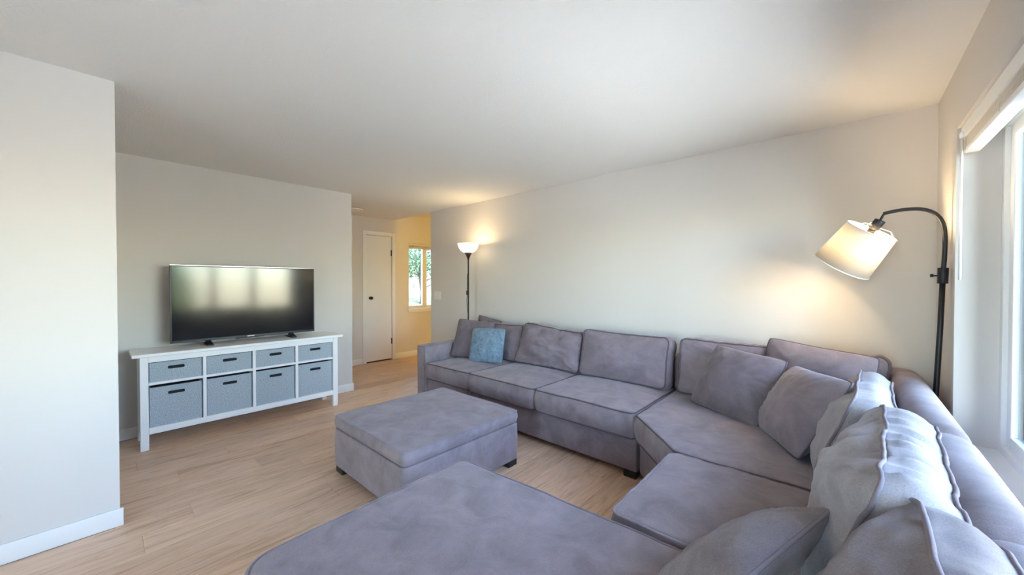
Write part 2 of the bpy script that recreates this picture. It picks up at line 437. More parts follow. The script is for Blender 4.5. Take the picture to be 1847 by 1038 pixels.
# walls
struct('wall_left', MB().box(XD-.2, XL, YR-.2, YL, 0, ZC), M['wall'], label='pale greige wall at the left edge of the photo')
struct('wall_alcove', MB().box(XD-.2, XT, YL, YT, 0, ZC), M['wall'], label='pale greige wall behind the television')
struct('wall_back', MB().box(XB, XR+.2, YB, YB+.12, 0, ZC).box(XB, XR+.2, YB+.0005, YB+.12, ZC, HZ), M['wall'], label='long greige wall behind the sofa')
DY0, DY1, DZ = 2.945, 3.412, 2.142                   # door_1
HW0, HW1, HWZ0, HWZ1 = 3.752, 4.62, .868, 2.062      # hall window
mb = MB()
mb.box(XD-.16, XD, YT, DY0, 0, HZ).box(XD-.16, XD, DY0, DY1, DZ, HZ).box(XD-.16, XD, DY1, HW0, 0, HZ)
mb.box(XD-.16, XD, HW0, HW1, 0, HWZ0).box(XD-.16, XD, HW0, HW1, HWZ1, HZ).box(XD-.16, XD, HW1, HY1, 0, HZ).box(XD-.3, XD-.161, YT, DY1+.1, 0, ZC)
struct('wall_hall', mb, M['wall'], label='greige hall wall that holds the narrow white door and the small window')
struct('wall_hall_end', MB().box(XD-.2, HX1+.12, HY1, HY1+.12, 0, HZ), M['wall'], label='end wall of the hall, hidden behind the back wall')
struct('wall_hall_side', MB().box(HX1, HX1+.12, YB+.12, HY1, 0, HZ), M['wall'], label='side wall of the hall, hidden behind the back wall')
WX1 = XR+.19
mb = MB().box(XR, WX1, WY1, YB, 0, ZC).box(XR, WX1, WY0, WY1, 0, WZ0).box(XR, WX1, WY0, WY1, WZ1, ZC).box(XR, WX1, YR-.15, WY0, 0, ZC)
struct('wall_right', mb, M['wall'], label='greige wall on the right around the large window')
RD0, RD1, RDZ = -1.05, .25, 2.08
mb = MB().box(XL, RD0, YR-.15, YR, 0, ZC).box(RD1, XR, YR-.15, YR, 0, ZC).box(RD0, RD1, YR-.15, YR, RDZ, ZC)
struct('wall_rear', mb, M['wall'], label='wall behind the camera with a wide glass door')
# baseboards
BBH, BBT = .098, .014
def bb_profile_box(mb, x0, x1, y0, y1): mb.box(x0, x1, y0, y1, 0, BBH, .005, 2)
struct('baseboard_left', (lambda m: (m.box(XL, XL+BBT, YR, YL+BBT, 0, BBH, .005, 2), m)[1])(MB()), M['trim'], label='white baseboard along the left wall', angle=40)
struct('baseboard_alcove', MB().box(XT, XT+BBT, YL+.001, YT+BBT, 0, BBH, .005, 2).box(XD, XT+BBT-.002, YT, YT+BBT, 0, BBH-.001, .004, 2), M['trim'], label='white baseboard below the television', angle=40)
struct('baseboard_hall', MB().box(XD, XD+BBT, YT+BBT, DY0-.066, 0, BBH, .005, 2).box(XD, XD+BBT, DY1+.064, HY1, 0, BBH, .005, 2), M['trim'], label='white baseboard of the hall wall beside the door', angle=40)
struct('baseboard_back', MB().box(XB, XR-.001, YB-BBT, YB, 0, BBH, .005, 2), M['trim'], label='white baseboard behind the sofa', angle=40)
struct('baseboard_right', MB().box(XR-BBT, XR, YR, YB-BBT, 0, BBH, .005, 2), M['trim'], label='white baseboard under the large window', angle=40)
# door_1
mb = MB()
mb.box(XD-.03, XD+.016, DY0-.062, DY0-.002, 0, DZ+.066, .004).box(XD-.03, XD+.016, DY1+.002, DY1+.062, 0, DZ+.066, .004).box(XD-.03, XD+.0158, DY0-.002, DY1+.002, DZ+.004, DZ+.066, .004)
struct('trim_1', mb, M['trim'], label='white casing around the narrow hall door', angle=40)
door = MB().box(XD-.038, XD-.003, DY0+.003, DY1-.003, .022, DZ-.003, .002).build('door_1', M['trim']); tag(door, 'narrow flat white hall door with black knob', None, None, 'structure')
kb = MB().lathe([(.0, 0), (.026, 0), (.026, .006), (.011, .008), (.010, .028), (.020, .034), (.027, .046), (.026, .056), (.016, .064), (0, .066)], 24, axis_mat((XD-.003, 3.017, 1.088), (1, 0, 0)))
kb.build('door_knob', M['black_metal'], door, True)
for z in (1.863, .328):
    MB().box(XD-.006, XD+.004, DY1-.014, DY1-.0035, z-.05, z+.05).lathe([(0, -.052), (.006, -.052), (.006, .052), (0, .052)], 10, Matrix.Translation((XD+.006, DY1-.004, z))).build('hinge', M['black_metal'], door)
# hall window
hw = MB()
fx0, fx1 = XD-.12, XD-.075
hw.box(fx0, fx1, HW0, HW1, HWZ0, HWZ0+.05, .003).box(fx0, fx1, HW0, HW1, HWZ1-.05, HWZ1, .003).box(fx0, fx1, HW0, HW0+.05, HWZ0+.05, HWZ1-.05, .003).box(fx0, fx1, HW1-.05, HW1, HWZ0+.05, HWZ1-.05, .003)
win2 = hw.build('window_2', M['vinyl']); tag(win2, 'small two-pane sliding window in the hall with raised blind', None, None, 'structure')
MB().box(fx0+.004, fx1+.012, 4.09, 4.135, HWZ0+.05, HWZ1-.05, .003).build('meeting_stile', M['vinyl'], win2)
MB().box(fx0+.002, fx1-.004, 4.145, 4.195, HWZ0+.05, HWZ1-.05, .003).build('meeting_stile', M['vinyl'], win2)
MB().box(fx1+.012, fx1+.020, 4.105, 4.120, 1.43, 1.50, .003).build('latch', M['vinyl'], win2)
MB().box(fx0+.016, fx0+.021, HW0+.04, 4.10, HWZ0+.04, HWZ1-.04).build('pane', M['glass'], win2)
MB().box(fx0+.026, fx0+.031, 4.17, HW1-.04, HWZ0+.04, HWZ1-.04).build('pane', M['glass'], win2)
struct('trim_2', MB().box(XD-.075, XD+.03, HW0-.03, HW1+.03, HWZ0-.022, HWZ0+.001, .005).box(XD, XD+.014, HW0-.02, HW1+.02, HWZ0-.062, HWZ0-.022, .004), M['trim'], label='white sill and apron under the hall window', angle=40)
bl = empty('window_blind', (XD-.03, (HW0+HW1)/2, HWZ1)); tag(bl, 'white slatted blind drawn up at the top of the hall window', 'blind')
yh = (HW1-HW0)/2-.008
MB().box(-.022, .024, -yh, yh, -.035, -.002, .003).build('headrail', M['blind'], bl)
for i in range(5): MB().box(-.02, .02, -yh, yh, -.043-.007*i, -.039-.007*i).build('slat', M['blind'], bl)
MB().box(-.02, .021, -yh, yh, -.094, -.076, .003).build('bottom_rail', M['blind'], bl)
MB().tube([(.028, -yh+.12, -.03), (.03, -yh+.122, -.3), (.031, -yh+.124, -.62)], .004, 8).build('wand', M['blind'], bl, True)
# big window
wx0, wx1 = .545, .60
fw = MB()
fw.box(wx0, wx1, WY0, WY1, WZ0, WZ0+.04, .003).box(wx0, wx1, WY0, WY1, WZ1-.04, WZ1, .003).box(wx0, wx1, WY1-.04, WY1, WZ0+.04, WZ1-.04, .003).box(wx0, wx1, WY0, WY0+.04, WZ0+.04, WZ1-.04, .003)
win1 = fw.build('window_1', M['vinyl']); tag(win1, 'large white vinyl window in the right wall', None, None, 'structure')
cuts = [WY1-.04, 2.14, 1.48, WY0+.04]
for i in range(3):
    y1, y0 = cuts[i], cuts[i+1]; sx = .562
    sm = MB(); e = .055
    sm.box(sx, sx+.03, y1-e, y1-.001, WZ0+.041, WZ1-.041, .004).box(sx, sx+.03, y0+.001, y0+e, WZ0+.041, WZ1-.041, .004).box(sx, sx+.03, y0+e, y1-e, WZ0+.041, WZ0+.041+e, .004).box(sx, sx+.03, y0+e, y1-e, WZ1-.041-e, WZ1-.041, .004)
    sash = sm.build('sash', M['vinyl'], win1)
    MB().box(sx+.012, sx+.017, y0+e-.005, y1-e+.005, WZ0+.041+e-.005, WZ1-.041-e+.005).build('pane', M['glass'], sash)
struct('trim_3', MB().box(XR-.004, wx0, WY0, WY1, WZ0, WZ0+.004, .0015), M['trim'], label='white sill of the large right window')
# unseen glass door, added behind the camera to light the room
rg = MB().box(RD0, RD0+.06, YR-.10, YR-.05, 0, RDZ).box(RD1-.06, RD1, YR-.10, YR-.05, 0, RDZ).box(RD0+.06, RD1-.06, YR-.10, YR-.05, 0, .06).box(RD0+.06, RD1-.06, YR-.10, YR-.05, RDZ-.06, RDZ).box(-.44, -.36, YR-.10, YR-.05, .06, RDZ-.06)
d2 = rg.build('door_2', M['vinyl']); tag(d2, 'wide sliding glass door behind the camera', None, None, 'structure')
MB().box(RD0+.05, -.43, YR-.08, YR-.075, .05, RDZ-.05).build('pane', M['glass'], d2)
MB().box(-.37, RD1-.05, YR-.08, YR-.075, .05, RDZ-.05).build('pane', M['glass'], d2)
# blind of the big window
bl = empty('window_blind', (.44, 2.905, WZ1)); tag(bl, 'white slatted blind drawn up at the top of the large right window', 'blind')
L = WY1-WY0-.02
MB().box(-.025, -.013, -L, 0, -.062, -.002, .003).build('valance', M['white'], bl)
MB().box(-.012, .03, -L, -.006, -.04, -.003, .002).build('headrail', M['blind'], bl)
for i in range(6): MB().box(-.018, .034, -L, -.008, -.0655-.0075*i-.0035, -.0655-.0075*i, .0008, 1).build('slat', M['blind'], bl)
MB().box(-.018, .034, -L, -.010, -.134, -.112, .004).build('bottom_rail', M['white'], bl)
for yy in (-.05, -.6, -1.15, -1.65, -2.1): MB().box(-.020, -.0175, yy-.004, yy+.004, -.125, -.06).build('ladder_tape', M['blind'], bl)
MB().tube([(-.030, -.052, -.06), (-.031, -.053, -.3), (-.031, -.054, -.62), (-.031, -.054, -.765)], .0052, 10).lathe([(0, -.06), (.008, -.06), (.009, -.04), (.004, -.03)], 10, Matrix.Translation((-.030, -.052, -.005))).build('wand', M['white'], bl, True)
# light switch plate, ceiling fitting
sw = empty('light_switch', (-4.655, YB, 1.15)); tag(sw, 'white double light switch plate on the left end of the back wall', 'light switch')
MB().box(-.08, .08, -.007, 0, -.06, .06, .003).build('plate', M['shell'], sw)
for x in (-.04, .04): MB().box(x-.006, x+.006, -.016, -.006, -.012, .012, .002).build('toggle', M['shell'], sw)
sm = empty('smoke_detector', (-5.47, 2.54, ZC)); tag(sm, 'small round white fitting on the hall end of the ceiling', 'smoke detector')
MB().lathe([(0, 0), (.125, 0), (.127, -.006), (.118, -.012), (.09, -.013), (.085, -.010)], 36).build('rim', M['shell'], sm, True)
MB().lathe([(.085, -.009), (.07, -.022), (.04, -.028), (0, -.029)], 36).build('dome', M['shell'], sm, True)

# ------------------------------------------------------------------ media console
CX = -4.14
con = empty('media_console', (CX, .964, 0)); tag(con, 'long white open-shelf console holding grey bins, below the television', 'console')
def cb(name, *a, bev=.003, parent=con):
    m = MB()
    for q in a:
        x0, x1, y0, y1, z0, z1 = q; m.box(x0-CX, x1-CX, y0-.964, y1-.964, z0, z1, bev, 1)
    return m.build(name, M['white'], parent)
cb('top', (-4.515, -4.112, .152, 1.778, .749, .775), bev=.004)
for (y0, y1) in ((.197, .247), (1.683, 1.732)):
    cb('leg', (CX-.05, CX, y0, y1, 0, .749)); cb('leg', (-4.49, -4.445, y0, y1, 0, .749))
    cb('side_panel', (-4.445, CX-.05, y0+.012, y1-.012, .14, .749))
cb('top_rail', (CX-.025, CX-.004, .247, 1.683, .700, .749)); cb('bottom_rail', (CX-.03, CX-.002, .247, 1.683, .124, .173))
cb('shelf', (-4.47, CX-.007, .247, 1.683, .516, .537)); cb('bottom_panel', (-4.47, CX-.03, .247, 1.683, .140, .160))
cb('back_panel', (-4.482, -4.472, .235, 1.695, .14, .749), bev=.001)
DIV = [(.586, .610), (.950, .974), (1.315, 1.339)]
for (y0, y1) in DIV: cb('divider', (-4.47, CX-.005, y0, y1, .172, .701), bev=.0015)
cells = [.247]+[v for d_ in DIV for v in d_]+[1.683]
def bin_(y0, y1, z0, z1, label, gap, tilt, hz):
    w = y1-y0; h = z1-z0; dp = .30
    root = empty('storage_bin', (CX-.028, (y0+y1)/2, z0)); tag(root, label, 'storage bin', 'grey felt bins in the white console')
    root.rotation_euler.z = tilt
    # front panel with a rounded grip slot
    sw_, sh = .105, .026; N = 32; outer = []; inner = []
    for k in range(N):
        a = 2*math.pi*k/N; c, s_ = math.cos(a), math.sin(a)
        q = max(abs(c), abs(s_)); outer.append((c/q*w/2, h/2+s_/q*h/2))
        p_ = 8; rr = (abs(c)**p_+abs(s_)**p_)**(-1/p_); inner.append((c*rr*sw_/2, hz+s_*rr*sh/2))
    V = []; F = []
    for xx in (0, -.008):
        V += [(xx, p[0], p[1]) for p in outer]+[(xx, p[0], p[1]) for p in inner]
    for k in range(N):
        j = (k+1) % N
        F += [(k, j, N+j, N+k), (2*N+j, 2*N+k, 3*N+k, 3*N+j), (N+k, N+j, 3*N+j, 3*N+k), (j, k, 2*N+k, 2*N+j)]
    MB().add(V, F).build('front_panel', M['felt'], root)
    MB().box(-dp, -.008, -w/2, -w/2+.007, 0, h).box(-dp, -.008, w/2-.007, w/2, 0, h).box(-dp, -dp+.007, -w/2+.007, w/2-.007, 0, h).box(-dp+.007, -.008, -w/2+.007, w/2-.007, 0, .006).build('box_body', M['felt'], root)
    MB().box(-dp+.008, -.03, -w/2+.008, w/2-.008, .007, h-.004).build('dark_lining', M['dark'], root)  # solid dark block painting the shade seen through the grip slot
names = ['leftmost', 'second from left', 'third from left', 'rightmost']
for i in range(4):
    a, b = cells[2*i], cells[2*i+1]
    bin_(a+.006, b-.006, .5375, .693, 'shallow grey felt bin, %s of the upper row in the white console' % names[i], 0, 0, .105)
    bin_(a+.006, b-.007, .1605, [.491, .494, .496, .497][i], 'tall grey felt bin, %s of the lower row in the white console' % names[i], 0, rad([-.4, -.5, -.3, -.2][i]), .272)
# ------------------------------------------------------------------ television
tv = empty('television', (-4.36, .984, .775)); tag(tv, 'black flat-screen television standing on the white console', 'television')
def tb(name, m, x0, x1, y0, y1, z0, z1, bev=.002): return MB().box(x0+4.36, x1+4.36, y0-.984, y1-.984, z0-.775, z1-.775, bev, 1).build(name, m, tv)
TY0, TY1, TZ0, TZ1 = .397, 1.571, .812, 1.500
tb('back_shell', M['black_plastic'], -4.42, -4.372, TY0+.01, TY1-.01, TZ0+.02, TZ1-.01, .008)
bz = MB()
def bzb(y0, y1, z0, z1): bz.box(-.012, .006, y0-.984, y1-.984, z0-.775, z1-.775, .002, 1)
bzb(TY0, TY0+.013, TZ0, TZ1); bzb(TY1-.013, TY1, TZ0, TZ1); bzb(TY0+.013, TY1-.013, TZ0, TZ0+.022); bzb(TY0+.013, TY1-.013, TZ1-.013, TZ1)
bz.build('bezel', M['black_plastic'], tv)
tb('bezel_edge', M['chrome'], -4.358, -4.3535, TY0+.001, TY1-.001, TZ1-.004, TZ1+.0008, .0005)
tb('screen', M['screen'], -4.372, -4.357, TY0+.012, TY1-.012, TZ0+.020, TZ1-.012, 0)
tb('logo', simple('silver_white_print', (.85, .86, .88), .3), -4.354, -4.3525, .955, 1.013, TZ0+.0065, TZ0+.0145, 0)
tb('sensor_strip', M['black_plastic'], -4.375, -4.352, .86, 1.10, TZ0-.007, TZ0, .002)
for y in (.655, 1.335):
    f = MB().prism([(-4.235+4.36, y-.022-.984), (-4.235+4.36, y+.022-.984), (-4.36+4.36, y+.03-.984), (-4.47+4.36, y+.02-.984), (-4.47+4.36, y-.02-.984), (0, y-.03-.984)], .0005, .013, .003, 1)
    f.prism([(.02, y-.016-.984), (.02, y+.016-.984), (-.03, y+.016-.984), (-.03, y-.016-.984)], .0105, .05, .003, 1)
    f.add([(.125, y-.02-.984, .010), (.125, y+.02-.984, .010), (.018, y+.016-.984, .044), (.018, y-.016-.984, .044), (.018, y-.016-.984, .010), (.018, y+.016-.984, .010)], [(0, 1, 2, 3), (0, 3, 4), (1, 5, 2), (2, 5, 4, 3), (0, 4, 5, 1)])
    f.build('foot', M['black_plastic'], tv)

# ------------------------------------------------------------------ ottoman
ot = empty('ottoman', (-2.25, 1.58, 0)); tag(ot, 'square grey suede storage ottoman with piped lid and dark feet', 'ottoman')
OW, OH = .455, .48
o_ = round_poly([(-OW, -OH), (OW, -OH), (OW, OH), (-OW, OH)], .035, .02)
vs, fs = fan_cushion(o_, .048, .314, .012, 0, 0, .004, 4, None, 0)
MB().add(vs, fs).build('base', M['suede'], ot, True)
def lid_d(p): 
    n_ = noise.noise(p*5)*.004
    return Vector((p.x, p.y, p.z+n_ if p.z > .38 else p.z))
vs, fs = fan_cushion(o_, .318, .402, .016, .014, 0, .006, 14, lid_d, .0015, 3)
lid = MB().add(vs, fs).build('lid', M['suede'], ot, True)
MB().tube(pipe_path(o_, .402-.005, -.003, lid_d), .0048, 6, True).build('piping', M['suede'], lid, True)
for sx in (-1, 1):
    for sy in (-1, 1):
        cx, cy = sx*(OW-.06), sy*(OH-.055); MB().box(cx-.05, cx+.05, cy-.045, cy+.045, 0, .052, .004, 1).build('foot', M['foot'], ot)

# ------------------------------------------------------------------ sectional sofa
SZ0, SZ1 = .285, .462
def seat_cushion(parent, pts, rr, seed, z0=SZ0, z1=SZ1, crown=.022, gather=.006, pm='piping', r=.024):
    ol = round_poly(pts, rr, .018)
    def d(p):
        k = noise.noise(Vector((p.x*3, p.y*3, seed)))*.006+noise.noise(Vector((p.x*9, p.y*9, seed+4)))*.002
        return Vector((p.x, p.y, p.z+(k if p.z > (z0+z1)/2 else 0)))
    vs, fs = fan_cushion(ol, z0, z1, r, crown, 0, .012, 16, d, gather, seed)
    c = MB().add(vs, fs).build('seat_cushion', M['suede'], parent, True)
    for zz in (z1-r*.29, z0+r*.29):
        MB().tube(pipe_path(ol, zz, -r*.29+.003, d, gather, seed), .0052, 6, True).build('piping', M[pm if zz > (z0+z1)/2 else 'piping'], c, True)
    return c
def feet(parent, pts, z=.052):
    for (x, y) in pts: MB().box(x-.045, x+.045, y-.04, y+.04, 0, z, .004, 1).build('foot', M['foot'], parent)
def section(name, label, loc): 
    e = empty(name, (0, 0, 0)); tag(e, label, 'sofa', 'sections of the grey sectional sofa'); return e
BY = 3.425                                           # rear plane of the back-wall run
SF = 2.418                                           # base front
BT = .775                                            # back frame top
# left section with arm
s1 = section('sofa_section', 'grey suede single-seat sofa section with the left arm, nearest the torch lamp', None)
MB().box(-3.455, -2.728, SF, 3.25, .05, .284, .012).build('base', M['suede'], s1, angle=40)
arm = MB().box(-3.62, -3.457, 2.395, BY, .035, .642, .018, 3).build('arm', M['suede'], s1, angle=40)
MB().tube([(-3.603, 2.3985, .05), (-3.607, 2.3985, .60), (-3.59, 2.3985, .628), (-3.487, 2.3985, .628), (-3.47, 2.3985, .60), (-3.472, 2.3985, .05)], .004, 6).build('piping', M['piping'], arm, True)
MB().box(-3.455, -2.728, 3.25, BY, .05, .655, .03, 3).build('back_frame', M['suede'], s1, angle=40)
seat_cushion(s1, [(-3.45, 2.388), (-2.738, 2.388), (-2.738, 3.19), (-3.45, 3.19)], .035, 1)
feet(s1, [(-3.54, 2.47), (-3.54, 3.36), (-2.80, 3.36), (-2.80, 2.48)])
# two-seat section
s2 = section('sofa_section', 'grey suede two-seat sofa section in the middle of the back wall', None)
MB().box(-2.724, -1.052, SF, 3.25, .05, .284, .012).build('base', M['suede'], s2, angle=40)
MB().box(-2.724, -1.052, 3.25, BY, .05, .72, .03, 3).build('back_frame', M['suede'], s2, angle=40)
seat_cushion(s2, [(-2.731, 2.376), (-1.915, 2.376), (-1.915, 3.19), (-2.731, 3.19)], .04, 2, .283, .468, .026)
seat_cushion(s2, [(-1.909, 2.376), (-1.052, 2.376), (-1.052, 3.19), (-1.909, 3.19)], .04, 3, .283, .470, .026)
feet(s2, [(-2.66, 2.48), (-1.105, 2.462), (-2.66, 3.36), (-1.11, 3.36)])
# corner section
s3 = section('sofa_section', 'grey suede corner sofa section with a slanted seat front, below the arc lamp', None)
MB().prism([(-1.036, SF+.012), (-.648, 2.045), (.185, 2.045), (.185, 3.25), (-1.036, 3.25)], .05, .284, .012).build('base', M['suede'], s3, angle=40)
bf = MB().box(-1.036, .338, 3.255, BY, .05, .805, .075, 6).box(.185, .340, 2.048, 3.27, .05, .812, .07, 6).build('back_frame', M['suede'], s3, angle=50)
seat_cushion(s3, [(-1.046, 2.380), (-.672, 2.000), (.14, 2.01), (.14, 3.19), (-1.046, 3.19)], [.05, .05, .03, .03, .03], 4, .285, .464, .02)
feet(s3, [(-.97, 2.475), (-.60, 2.10), (-.97, 3.36), (.27, 3.36), (.27, 2.12)])
# armless right section
s4 = section('sofa_section', 'grey suede armless sofa section under the right window, next to the chaise', None)
MB().box(-.642, .185, 1.31, 2.02, .05, .284, .012).build('base', M['suede'], s4, angle=40)
MB().box(.185, .340, 1.298, 2.044, .05, .812, .07, 6).build('back_frame', M['suede'], s4, angle=50)
seat_cushion(s4, [(-.676, 1.305), (.14, 1.305), (.14, 1.992), (-.676, 1.992)], [.04, .03, .03, .05], 5, .285, .466, .02, pm='suede')
feet(s4, [(-.58, 1.38), (-.58, 1.96), (.27, 1.38), (.27, 1.96)])
# chaise
s5 = section('sofa_section', 'wide grey suede chaise in the foreground with rounded corners', None)
MB().prism([(-1.395, .31), (.185, .31), (.185, 1.285), (-1.395, 1.20)], .05, .284, .02).build('base', M['suede'], s5, angle=40)
MB().box(.185, .340, .29, 1.294, .05, .812, .07, 6).build('back_frame', M['suede'], s5, angle=50)
seat_cushion(s5, [(-1.415, .275), (.14, .275), (.14, 1.294), (-.30, 1.290), (-1.425, 1.212)], [.10, .03, .03, .2, .07], 6, .285, .466, .018, .002, 'suede', r=.035)
feet(s5, [(-1.31, .38), (-1.31, 1.12), (.27, .37), (.27, 1.22)])

# loose back cushions
GB = 'loose back cushions of the grey sofa'
def sag(a, b, c=0., sh=0.):
    def f(p):
        u = p.x; 
        return Vector((p.x+sh*max(0, p.y)/.42*(.5-u/.8), p.y+(a*u+b*u*u)*max(0, p.y)/.42, p.z+c*u))
    return f
boxed_cushion('back_cushion', 'grey back cushion half hidden behind the small blue pillow', GB, (-3.03, 3.10, .462), 0, 12, .78, .405, .17, M['suede_loose'], 0, seed=11, deform=sag(.0, .0))
boxed_cushion('back_cushion', 'slumped wrinkled grey back cushion, middle one of the three between blue pillow and corner', GB, (-2.275, 3.075, .470), 0, 13, .80, .415, .19, M['suede_loose'], 0, .04, .011, 12, sag(-.07, -.06, -.03, .09), wr=.018)
boxed_cushion('back_cushion', 'wide upright grey back cushion left of the corner seam', GB, (-1.466, 3.075, .470), 0, 13, .80, .425, .19, M['suede_loose'], 0, .035, .006, 13, sag(-.01, -.02), wr=.005)
boxed_cushion('back_cushion', 'long grey back cushion in the corner behind the throw pillows', GB, (-.405, 3.11, .466), 0, 11, 1.19, .43, .17, M['suede_loose'], 0, .03, .007, 14, sag(.0, -.01), wr=.005)
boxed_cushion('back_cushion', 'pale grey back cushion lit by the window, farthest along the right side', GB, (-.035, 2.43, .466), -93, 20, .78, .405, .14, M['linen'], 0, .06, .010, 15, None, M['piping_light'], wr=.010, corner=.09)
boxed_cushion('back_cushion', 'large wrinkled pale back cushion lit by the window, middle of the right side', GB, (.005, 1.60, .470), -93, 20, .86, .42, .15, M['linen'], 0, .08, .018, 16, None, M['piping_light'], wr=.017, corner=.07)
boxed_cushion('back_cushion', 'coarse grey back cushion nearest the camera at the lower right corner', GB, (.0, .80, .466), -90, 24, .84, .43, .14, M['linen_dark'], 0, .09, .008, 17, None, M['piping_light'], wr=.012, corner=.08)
# throw pillows
GP = 'throw pillows on the grey sofa'
pillow('throw_pillow', 'slate grey throw pillow leaning in the left arm corner', GP, (-3.20, 2.80, .478), 22.5, 21, .479, .455, .15, M['suede_dark'], -4, 1, M['piping'])
pillow('throw_pillow', 'small light blue chenille throw pillow', GP, (-2.905, 2.775, .478), 16.7, 17, .42, .38, .12, M['blue'], 1.7, 2, None, .03)
pillow('throw_pillow', 'grey throw pillow peeking over the back cushion, right behind the slate one', GP, (-3.42, 3.315, .66), -6, 4, .48, .235, .11, M['suede_loose'], -6, 3, M['piping'])
pillow('throw_pillow', 'square mauve grey throw pillow standing left in the corner', GP, (-.622, 2.72, .472), -27, 31, .52, .475, .20, M['suede_dark'], -3.3, 4, M['piping'])
pillow('throw_pillow', 'plump grey throw pillow right of the mauve one, turned to the left', GP, (-.30, 2.475, .470), -66, 31, .60, .455, .19, M['suede_loose'], 5, 5, M['piping'])
pillow('throw_pillow', 'grey throw pillow high behind the two corner pillows', GP, (-.20, 2.93, .50), -14, 16, .58, .46, .15, M['suede_loose'], -5, 6, M['piping'])
pillow('throw_pillow', 'grey and pale blue throw pillow leaning on the chaise in the foreground', GP, (-.345, 1.19, .462), -106, 46, .50, .37, .15, M['linen_dark'], 0, 7, M['piping_light'], wr=.006)

# ------------------------------------------------------------------ lamps
def lamp_light(name, loc, watts, col, r=.035):
    d = bpy.data.lights.new(name, 'POINT'); d.energy = watts; d.color = col; d.shadow_soft_size = r
    o = bpy.data.objects.new(name, d); COL.objects.link(o); o.location = loc; return o
WARM = (1, .72, .38)
# torchiere
tl = empty('floor_lamp', (-3.66, 3.20, 0)); tag(tl, 'slim black torch floor lamp with glowing white bowl at the left sofa end', 'lamp')
MB().lathe([(0, 0), (.125, 0), (.128, .006), (.12, .016), (.03, .028), (.012, .04)], 36).build('base', M['black_metal'], tl, True)
MB().tube([(0, 0, .03), (0, 0, 1.66)], .0095, 12).build('pole', M['black_metal'], tl, True)
MB().lathe([(.0, 1.648), (.011, 1.648), (.016, 1.665), (.03, 1.70), (.05, 1.731), (.047, 1.734), (0, 1.728)], 28).build('cone', simple('dark_brown_plastic', (.045, .02, .015), .4), tl, True)
pr = [(.0, 1.733), (.048, 1.733), (.078, 1.746), (.104, 1.770), (.124, 1.803), (.138, 1.846), (.140, 1.850), (.136, 1.850), (.121, 1.806), (.101, 1.774), (.076, 1.751), (.047, 1.738), (0, 1.738)]
MB().lathe(pr, 40).build('bowl', M['bowl'], tl, True)
MB().lathe([(0, 1.739), (.014, 1.74), (.016, 1.75), (.016, 1.765), (0, 1.766)], 16).build('socket', M['shell'], tl, True)
MB().lathe([(0, 1.766), (.012, 1.768), (.026, 1.79), (.028, 1.806), (.018, 1.828), (0, 1.834)], 20).build('bulb', M['bulb'], tl, True)
lamp_light('torch_bulb_light', (-3.66, 3.20, 1.815), 6.0, WARM)
MB().box(-.028, -.008, -.014, .006, 1.185, 1.24, .004).build('switch', M['black_plastic'], tl)
MB().tube([(-.011, -.004, 1.46), (-.015, -.006, 1.40), (-.013, -.006, 1.30), (-.018, -.005, 1.235)], .0035, 6).tube([(-.020, -.004, 1.19), (-.026, -.004, 1.10), (-.018, -.004, 1.0), (-.011, 0, .95), (-.011, 0, .1)], .003, 6).build('cord', M['black_plastic'], tl, True)
# arc lamp
al = empty('floor_lamp', (.30, 3.0, 0)); tag(al, 'black arc floor lamp with a tilted white drum shade in the right corner', 'lamp')
def A(p): return (p[0]-.30, p[1]-3.0, p[2])
MB().lathe([(0, 0), (.085, 0), (.085, .014), (.08, .018), (0, .018)], 32, Matrix.Translation((-.012, 0, 0))).build('base', M['black_metal'], al, True)
MB().tube([A((.352, 3.0, .016)), A((.352, 3.0, .70)), A((.3655, 3.0, 1.10)), A((.3715, 3.0, 1.34))], .0115, 14).build('pole', M['black_metal'], al, True)
MB().lathe([(0, 0), (.0195, 0), (.0205, .002), (.0205, .082), (.0195, .084), (0, .084)], 24, axis_mat(A((.3715, 3.0, 1.336)), (.02, 0, 1))).build('collar', M['black_metal'], al, True)
MB().tube([A((.352, 2.99, 1.378)), A((.332, 2.985, 1.379))], .004, 8).lathe([(0, 0), (.009, 0), (.009, .010), (0, .010)], 12, axis_mat(A((.336, 2.986, 1.379)), (-1, -.2, 0))).build('knob', M['black_metal'], al, True)
arcp = [(.3735, 3.0, 1.40), (.378, 3.0, 1.50), (.3785, 3.0, 1.575), (.376, 3.0, 1.625), (.368, 3.0, 1.668), (.350, 3.0, 1.704), (.325, 3.0, 1.728), (.292, 3.0, 1.743), (.255, 3.0, 1.748), (.215, 3.0, 1.7475), (.175, 3.0, 1.742), (.146, 3.0, 1.735)]
# smooth the path
def smooth(P, k=3):
    P = [Vector(p) for p in P]
    for _ in range(k):
        Q = [P[0]]
        for a, b in zip(P, P[1:]): Q += [a*.75+b*.25, a*.25+b*.75]
        P = Q+[P[-1]]
    return P
MB().tube([A(p) for p in smooth(arcp, 2)], .0098, 12).build('arm', M['black_metal'], al, True)
top = Vector((.098, 3.0, 1.644)); bot = Vector((-.033, 3.055, 1.446)); ax = (bot-top).normalized(); HS = (bot-top).length
neck = top-ax*.075
MB().tube([A((.150, 3.0, 1.737)), A((.143, 3.0, 1.722)), A(neck+ax*.012)], .006, 10).build('joint', M['black_metal'], al, True)
SM = axis_mat(A(top), ax)
MB().lathe([(0, -.066), (.024, -.066), (.0255, -.064), (.0255, -.012), (.02, -.010), (0, -.010)], 24, SM).build('socket', M['black_metal'], al, True)
MB().lathe([(0, -.010), (.017, -.010), (.017, .028), (0, .03)], 20, SM).build('bulb_holder', simple('bronze_holder', (.16, .11, .08), .4, .5), al, True)
R0, R1 = .123, .147
sh = MB().lathe([(R0, .0), (R1, HS), (R1-.0016, HS), (R0-.0016, 0), (R0, 0)], 64, SM).build('lamp_shade', M['shade'], al, True)
